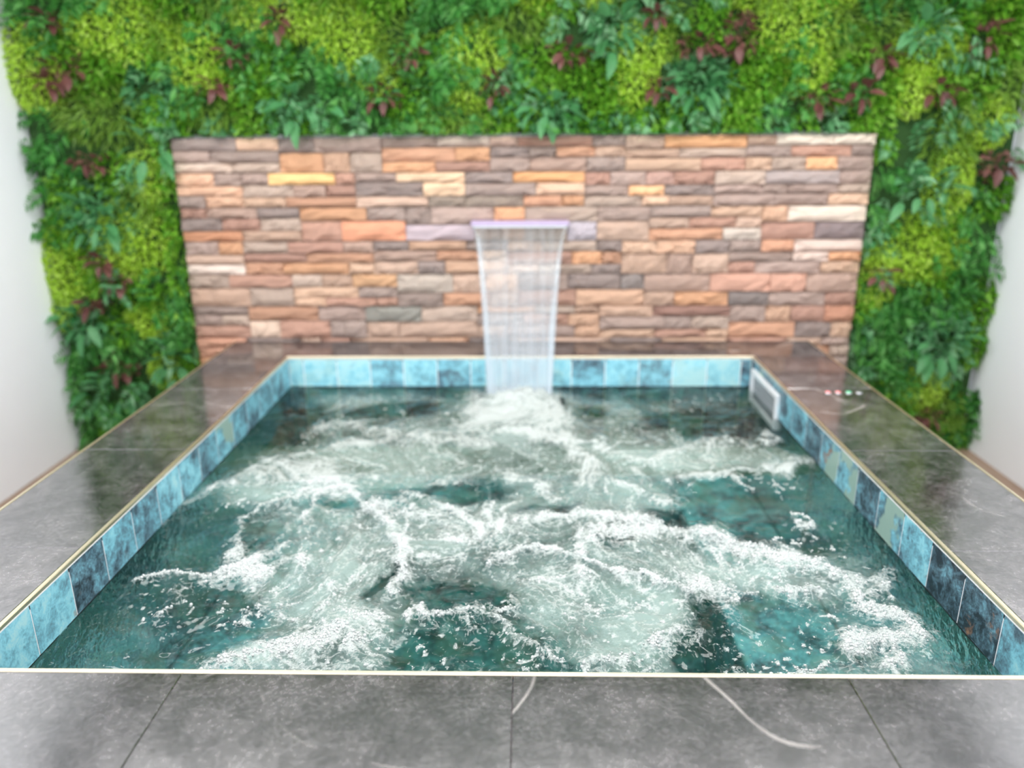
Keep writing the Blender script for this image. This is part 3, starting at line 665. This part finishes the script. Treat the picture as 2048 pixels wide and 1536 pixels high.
def water():
    e = .0012
    x0, x1, y0, y1 = XL*S+e, XR*S-e, Y0*S+e, Y1*S-e
    nx, ny = 500, 500
    u = np.linspace(0, 1, nx+1); vv = np.linspace(0, 1, ny+1)**1.25      # finer towards the near edge
    X, Y = np.meshgrid(x0+(x1-x0)*u, y0+(y1-y0)*vv)
    # turbulent warp of the sampling positions gives the foam its torn edges
    wx = X+(fbm(X*5, Y*5, 3, 3)-.5)*.10+(fbm(X*19, Y*15, 5, 3)-.5)*.040+(fbm(X*70, Y*60, 6, 2)-.5)*.010
    wy = Y+(fbm(X*5, Y*5, 11, 3)-.5)*.14+(fbm(X*19, Y*15, 13, 3)-.5)*.055+(fbm(X*70, Y*60, 16, 2)-.5)*.012
    foam = np.zeros_like(X); ridge = np.zeros_like(X)
    wn = fbm(X*13+5, Y*10, 43, 3)
    for w_, k, it, pts in FOAM:
        d = seg_dist(wx, wy, pts, k)
        g = np.exp(-(d/(w_*(.35+.85*wn)))**2)*it
        foam = 1-(1-foam)*(1-np.clip(g, 0, 1)); ridge = np.maximum(ridge, np.exp(-(d/(w_*1.3))**2)*it)
    milk = np.zeros_like(X)
    for cx, cy, rx, ry, it in MILK:
        q = ((wx-cx)/rx)**2+((wy-cy)/ry)**2; milk = 1-(1-milk)*(1-it*np.exp(-q*1.1))
    clear = np.zeros_like(X)
    for cx, cy, rx, ry, it in CLEAR:
        q = ((wx-cx)/rx)**2+((wy-cy)/ry)**2; clear = np.maximum(clear, it*np.exp(-q**1.5*.9))
    sx, sy = X+(fbm(X*3, Y*3, 23, 3)-.5)*.5, Y+(fbm(X*3, Y*3, 29, 3)-.5)*.5
    swirl = fbm(sx*9, sy*6, 31, 5, .55); lace = fbm(sx*26, sy*18, 37, 4, .6)
    edge = np.minimum.reduce([X-x0, x1-X, Y-y0, y1-Y]); inner = sstep(.03, .16, edge)
    milk = np.clip((milk*.9+.16)*(.80+1.1*(swirl-.42))-clear*.75, 0, 1)
    # lacy surface foam: level lines of turbulent noise over the churned areas
    line = np.exp(-((swirl-.5)/.035)**2)*.6+np.exp(-((lace-.52)/.055)**2)*.6
    churn = np.clip(milk*1.35+.08-clear*.5, 0, 1)*inner
    foam = np.clip(foam*(.36+.9*lace)+line*churn*.85+sstep(.62, .78, lace)*churn*.5, 0, 1.2)
    foam *= (1-.55*clear*(foam < .6))
    specks = sstep(.80, .86, vnoise(X*95, Y*70, 51))*sstep(.45, .7, vnoise(X*9, Y*7, 53))*inner
    foam = np.maximum(foam, specks*.75)
    milk = milk*inner**.3
    # waves
    H = (fbm(sx*4, sy*3, 61, 2)-.5)*.030+(fbm(sx*11, sy*8, 67, 3)-.5)*.020+(fbm(sx*34, sy*26, 71, 2)-.5)*.0050
    H += ridge*.016+milk*.010+(lace-.5)*.010*np.clip(foam+milk, 0, 1)
    mound = np.exp(-(((X+.036)/.16)**2+((Y-3.07)/.10)**2)); H += mound*(.022+.05*(fbm(X*30, Y*30, 81, 3)-.35))
    foam = np.maximum(foam, mound*1.1)
    H *= .35+.65*sstep(0, .12, edge)
    H = np.minimum(H, .075)
    Z = (WZ+ZF)*S+H
    n = (nx+1)*(ny+1); P = np.stack([X, Y, Z], -1).reshape(-1, 3)
    idx = np.arange(n).reshape(ny+1, nx+1)
    q = np.stack([idx[:-1, :-1], idx[:-1, 1:], idx[1:, 1:], idx[1:, :-1]], -1).reshape(-1, 4)
    rim_ = np.concatenate([idx[0, :], idx[1:, -1], idx[-1, -2::-1], idx[-2:0:-1, 0]])
    zb = (-.985+ZF)*S
    bot = P[rim_].copy(); bot[:, 2] = zb
    m = len(rim_); bi = n+np.arange(m); nxt = np.roll(np.arange(m), -1)
    side = np.stack([rim_, bi, bi[nxt], rim_[nxt]], -1)
    ctr = len(P)+m; P2 = np.concatenate([P, bot, [[(x0+x1)/2, (y0+y1)/2, zb]]])
    tri = np.stack([bi[nxt], bi, np.full(m, ctr), np.full(m, ctr)], -1)
    # quads and the closing fan in one mesh
    me = bpy.data.meshes.new('water_surface')
    faces = np.concatenate([q, side]); nl = faces.size+3*m
    me.vertices.add(len(P2)); me.vertices.foreach_set('co', P2.astype(np.float32).ravel())
    me.loops.add(nl); me.loops.foreach_set('vertex_index', np.concatenate([faces.ravel(), tri[:, :3].ravel()]).astype(np.int32))
    nf = len(faces)+m; me.polygons.add(nf)
    me.polygons.foreach_set('loop_start', np.concatenate([np.arange(len(faces))*4, faces.size+np.arange(m)*3]).astype(np.int32))
    me.polygons.foreach_set('loop_total', np.concatenate([np.full(len(faces), 4), np.full(m, 3)]).astype(np.int32))
    me.polygons.foreach_set('use_smooth', np.concatenate([np.ones(len(q), bool), np.zeros(nf-len(q), bool)]))
    me.update(calc_edges=True); me.validate()
    for nm, arr in (('foam', foam), ('milk', milk)):
        at_ = me.attributes.new(nm, 'FLOAT', 'POINT'); full = np.zeros(len(P2), np.float32); full[:n] = arr.ravel(); at_.data.foreach_set('value', full)
    return me, X, Y, Z, foam
def mat_water():
    n = N('spa_water'); g = n.add('ShaderNodeTexCoord'); v = g.outputs['Object']
    fo = n.add('ShaderNodeAttribute', attribute_name='foam').outputs['Fac']; mi = n.add('ShaderNodeAttribute', attribute_name='milk').outputs['Fac']
    fine = n.noise(v, 190, 2, .7); med = n.noise(v, 60, 3, .65, .6)
    vor = n.add('ShaderNodeTexVoronoi'); n.l(v, vor.inputs['Vector']); vor.inputs['Scale'].default_value = 240
    grain = n.math('ADD', n.math('MULTIPLY', n.math('SUBTRACT', fine, .5), .9), n.math('MULTIPLY', n.math('SUBTRACT', med, .5), .9))
    warp = n.add('ShaderNodeVectorMath', operation='MULTIPLY_ADD'); n.l(n.noise(v, 45, 2, .6, 0, 1), warp.inputs[0]); warp.inputs[1].default_value = (.02,)*3; n.l(v, warp.inputs[2])
    cells = []
    for sc in (48, 115):
        vo = n.add('ShaderNodeTexVoronoi', feature='DISTANCE_TO_EDGE'); n.l(warp.outputs[0], vo.inputs['Vector']); vo.inputs['Scale'].default_value = sc
        cells.append(n.math('SUBTRACT', 1.0, n.math('MULTIPLY', vo.outputs['Distance'], 3.6), True))
    net = n.math('ADD', n.math('MULTIPLY', n.math('SUBTRACT', cells[0], .42), .34), n.math('MULTIPLY', n.math('SUBTRACT', cells[1], .42), .30))
    f = n.math('ADD', n.math('ADD', fo, net), n.math('MULTIPLY', grain, .75))
    f = n.ramp(f, [(.30, (0, 0, 0, 1)), (1.0, (1, 1, 1, 1))])
    f = n.math('MULTIPLY', f, .92)
    mk = n.math('ADD', mi, n.math('MULTIPLY', n.math('SUBTRACT', n.noise(v, 22, 3, .6, .8), .5), .50))
    mk = n.math('ADD', mk, n.math('MULTIPLY', n.math('SUBTRACT', med, .5), .55)); mk = n.math('ADD', mk, n.math('MULTIPLY', n.math('SUBTRACT', fine, .5), .35))
    mk = n.math('MULTIPLY', n.ramp(mk, [(.08, (0, 0, 0, 1)), (.95, (1, 1, 1, 1))]), .78)
    rip = n.math('ADD', n.math('MULTIPLY', n.noise(v, 28, 2, .5), .6), n.math('MULTIPLY', n.noise(v, 95, 1, .5), .12))
    nor = n.bump(rip, .35, .012)
    hb = n.math('ADD', n.math('MULTIPLY', fo, 1.0), n.math('MULTIPLY', vor.outputs['Distance'], -.5)); hb = n.math('ADD', hb, n.math('MULTIPLY', fine, .6))
    norf = n.bump(hb, .6, .006)
    tr = n.add('ShaderNodeBsdfTransparent'); tr.inputs[0].default_value = (.97, .99, .985, 1)
    gl = n.add('ShaderNodeBsdfGlossy'); gl.inputs['Roughness'].default_value = .03; n.l(nor, gl.inputs['Normal'])
    fr = n.add('ShaderNodeFresnel'); fr.inputs[0].default_value = 1.33; n.l(nor, fr.inputs[1])
    w_ = n.add('ShaderNodeMixShader'); n.l(fr.outputs[0], w_.inputs[0]); n.l(tr.outputs[0], w_.inputs[1]); n.l(gl.outputs[0], w_.inputs[2])
    milk = n.bsdf(rgb(154, 173, 168), .12, 0, 1.33, nor)
    a = n.add('ShaderNodeMixShader'); n.l(mk, a.inputs[0]); n.l(w_.outputs[0], a.inputs[1]); n.l(milk, a.inputs[2])
    foam = n.bsdf(rgb(186, 193, 191), .45, 0, 1.4, norf)
    b = n.add('ShaderNodeMixShader'); n.l(f, b.inputs[0]); n.l(a.outputs[0], b.inputs[1]); n.l(foam, b.inputs[2])
    va = n.add('ShaderNodeVolumeAbsorption'); va.inputs['Color'].default_value = (.42, .71, .54, 1); va.inputs['Density'].default_value = .72
    return n.done(b.outputs[0], va.outputs[0])
M['water'] = mat_water()
me, WX, WY, WZZ, WF = water()
wat = tag(link('spa_water', me, M['water']), 'churning teal spa water streaked with white foam', 'water', 'stuff')
M['foam'] = flat('foam_bubble', rgb(200, 205, 204), .25)
def ico(n_, seed, name, pts, rad, mat, parent):
    bm = bmesh.new(); bmesh.ops.create_icosphere(bm, subdivisions=1, radius=1)
    bv = np.array([v.co[:] for v in bm.verts]); bf = np.array([[v.index for v in f.verts] for f in bm.faces]); bm.free()
    vs = (bv[None]*rad[:, None, None]+pts[:, None]).reshape(-1, 3); fs = (bf[None]+(np.arange(len(pts))*len(bv))[:, None, None]).reshape(-1, 3)
    o = link(name, mesh_np(name, vs, fs), mat, parent); o['kind'] = 'stuff'; return o
def bubbles():
    rng = np.random.default_rng(4)
    p = np.clip(WF-.62, 0, 1)*(WY < 2.25)*np.gradient(WY, axis=0)
    p = (p/p.sum()).ravel(); k = rng.choice(p.size, 9000, p=p)
    pts = np.stack([WX.ravel()[k], WY.ravel()[k], WZZ.ravel()[k]], 1)+rng.normal(size=(9000, 3))*[.003, .003, .0006]
    rad = rng.gamma(3, .00055, 9000)+.0007; rad = np.minimum(rad, .0045)
    ico(9000, 1, 'foam_bubbles', pts, rad, M['foam'], wat)
bubbles()

# ------------------------------------------------------------------ the falling sheet
fall = tag(empty('waterfall', V(-.038, 3.5, WZ)), 'clear tapering sheet of water falling into the spa pool', 'waterfall')
def fall_pos(t): return YB-.050-.455*t, .572-(.572-WZ+.01)*t*t
def half(t): return .2285-.090*t**.85
def mat_fall():
    n = N('falling_water'); g = n.add('ShaderNodeTexCoord')
    fl = n.add('ShaderNodeAttribute', attribute_name='fall').outputs['Fac']
    st = n.add('ShaderNodeMapping'); n.l(g.outputs['Object'], st.inputs[0]); st.inputs['Scale'].default_value = (34, .35, .35)
    s = n.noise(st.outputs[0], 1.0, 5, .6, .3)
    air = n.math('ADD', n.math('MULTIPLY', fl, .30), n.math('MULTIPLY', n.math('SUBTRACT', s, .5), .34)); air = n.math('ADD', air, .07, True)
    tr = n.add('ShaderNodeBsdfTransparent'); tr.inputs[0].default_value = (.97, .98, .98, 1)
    gl = n.add('ShaderNodeBsdfGlossy'); gl.inputs['Roughness'].default_value = .08; n.l(n.bump(s, .5, .02), gl.inputs['Normal'])
    m = n.add('ShaderNodeMixShader'); m.inputs[0].default_value = .015; n.l(tr.outputs[0], m.inputs[1]); n.l(gl.outputs[0], m.inputs[2])
    d = n.add('ShaderNodeBsdfDiffuse'); d.inputs[0].default_value = rgb(228, 236, 244); t2 = n.add('ShaderNodeBsdfTranslucent'); t2.inputs[0].default_value = rgb(228, 236, 244)
    dd = n.add('ShaderNodeMixShader'); dd.inputs[0].default_value = .4; n.l(d.outputs[0], dd.inputs[1]); n.l(t2.outputs[0], dd.inputs[2])
    q = n.add('ShaderNodeMixShader'); n.l(air, q.inputs[0]); n.l(m.outputs[0], q.inputs[1]); n.l(dd.outputs[0], q.inputs[2])
    return n.done(q.outputs[0])
M['fall'] = mat_fall()
def sheet():
    nu, nv = 60, 60; th = .0022
    t = np.linspace(0, 1, nv+1); u = np.linspace(-1, 1, nu+1)
    Tm, U = np.meshgrid(t, u, indexing='ij')
    y, z = fall_pos(Tm); x = -.038+U*half(Tm)
    y = y+(fbm(U*6+9, Tm*2, 91, 3)-.5)*.020*Tm
    F = np.stack([x*S, y*S, (z+ZF)*S], -1); B = F+np.array([0, th, th*.4]); n_ = F.shape[0]*F.shape[1]
    idx = np.arange(n_).reshape(nv+1, nu+1)
    q = np.stack([idx[:-1, :-1], idx[1:, :-1], idx[1:, 1:], idx[:-1, 1:]], -1).reshape(-1, 4)
    rim_ = np.concatenate([idx[0, :], idx[1:, -1], idx[-1, -2::-1], idx[-2:0:-1, 0]])
    nx_ = np.roll(rim_, -1); side = np.stack([rim_, nx_, nx_+n_, rim_+n_], -1)
    me = mesh_np('sheet', np.concatenate([F.reshape(-1, 3), B.reshape(-1, 3)]), np.concatenate([q, q[:, ::-1]+n_, side]))
    a = me.attributes.new('fall', 'FLOAT', 'POINT'); a.data.foreach_set('value', np.tile(Tm.ravel(), 2).astype(np.float32)**1.5)
    adopt(link('sheet', me, M['fall']), fall)
    for sg in (-1, 1):                         # thick glassy strands at both edges
        nv2, k = 50, 10; tt = np.linspace(0, 1, nv2+1); vs = []
        for q_ in tt:
            yy, zz = fall_pos(q_); r_ = (.006+.008*math.sin(q_*9+sg)**2*.3+.010*q_)
            xx = -.038+sg*(half(q_)-r_*.6)
            for j in range(k):
                an = 2*math.pi*j/k; vs.append(((xx+r_*math.cos(an))*S, (yy+r_*.7*math.sin(an))*S, (zz+ZF)*S))
        fs = [(i*k+j, i*k+(j+1) % k, (i+1)*k+(j+1) % k, (i+1)*k+j) for i in range(nv2) for j in range(k)]
        me = mesh_np('edge_strand', vs, fs)
        a = me.attributes.new('fall', 'FLOAT', 'POINT'); a.data.foreach_set('value', np.repeat(.25+.75*tt, k).astype(np.float32))
        adopt(link('edge_strand', me, M['fall']), fall)
sheet()
def splash():
    rng = np.random.default_rng(9); n_ = 500
    a = rng.uniform(0, 2*np.pi, n_); r_ = np.abs(rng.normal(size=n_))
    x = -.036+np.cos(a)*r_*.10; y = 3.07+np.sin(a)*r_*.06
    z = (WZ+ZF)*S+.02+np.abs(rng.normal(size=n_))*.022*np.exp(-r_*.4)
    o = ico(n_, 2, 'splash_droplets', np.stack([x, y, z], 1), rng.uniform(.001, .0035, n_), M['foam'], None); adopt(o, fall)
splash()
# ------------------------------------------------------------------ ceiling lamp frames
lamp_me = None
for i, (x, y) in enumerate(CEIL):
    A, B = Vector((-.47, -.32, 0)), Vector((.47, .32, .022))
    if lamp_me is None:
        bm = bmesh.new()
        for a, b in (((-.47, -.32, 0), (.47, -.30, .022)), ((-.47, .30, 0), (.47, .32, .022)), ((-.47, -.30, 0), (-.45, .30, .022)), ((.45, -.30, 0), (.47, .30, .022))):
            box_bm(Vector(a), Vector(b), bm=bm)
        lamp_me = mesh_of(bm, 'lamp_frame'); lamp_me.materials.append(M['plastic'])
    o = bpy.data.objects.new('ceiling_light', lamp_me); COL.objects.link(o); o.location = V(x, y, 2.08)-Vector((0, 0, .0225))
    tag(o, 'flat white ceiling lamp frame '+('by the left wall above the pool', 'above the middle of the pool', 'by the right wall above the pool', 'by the left wall in front of the pool', 'over the middle in front of the pool', 'by the right wall in front of the pool')[i], 'ceiling lamp', group='ceiling lamps')

for o in (tub, panel, gw, spout, fall): o['kind'] = 'thing'
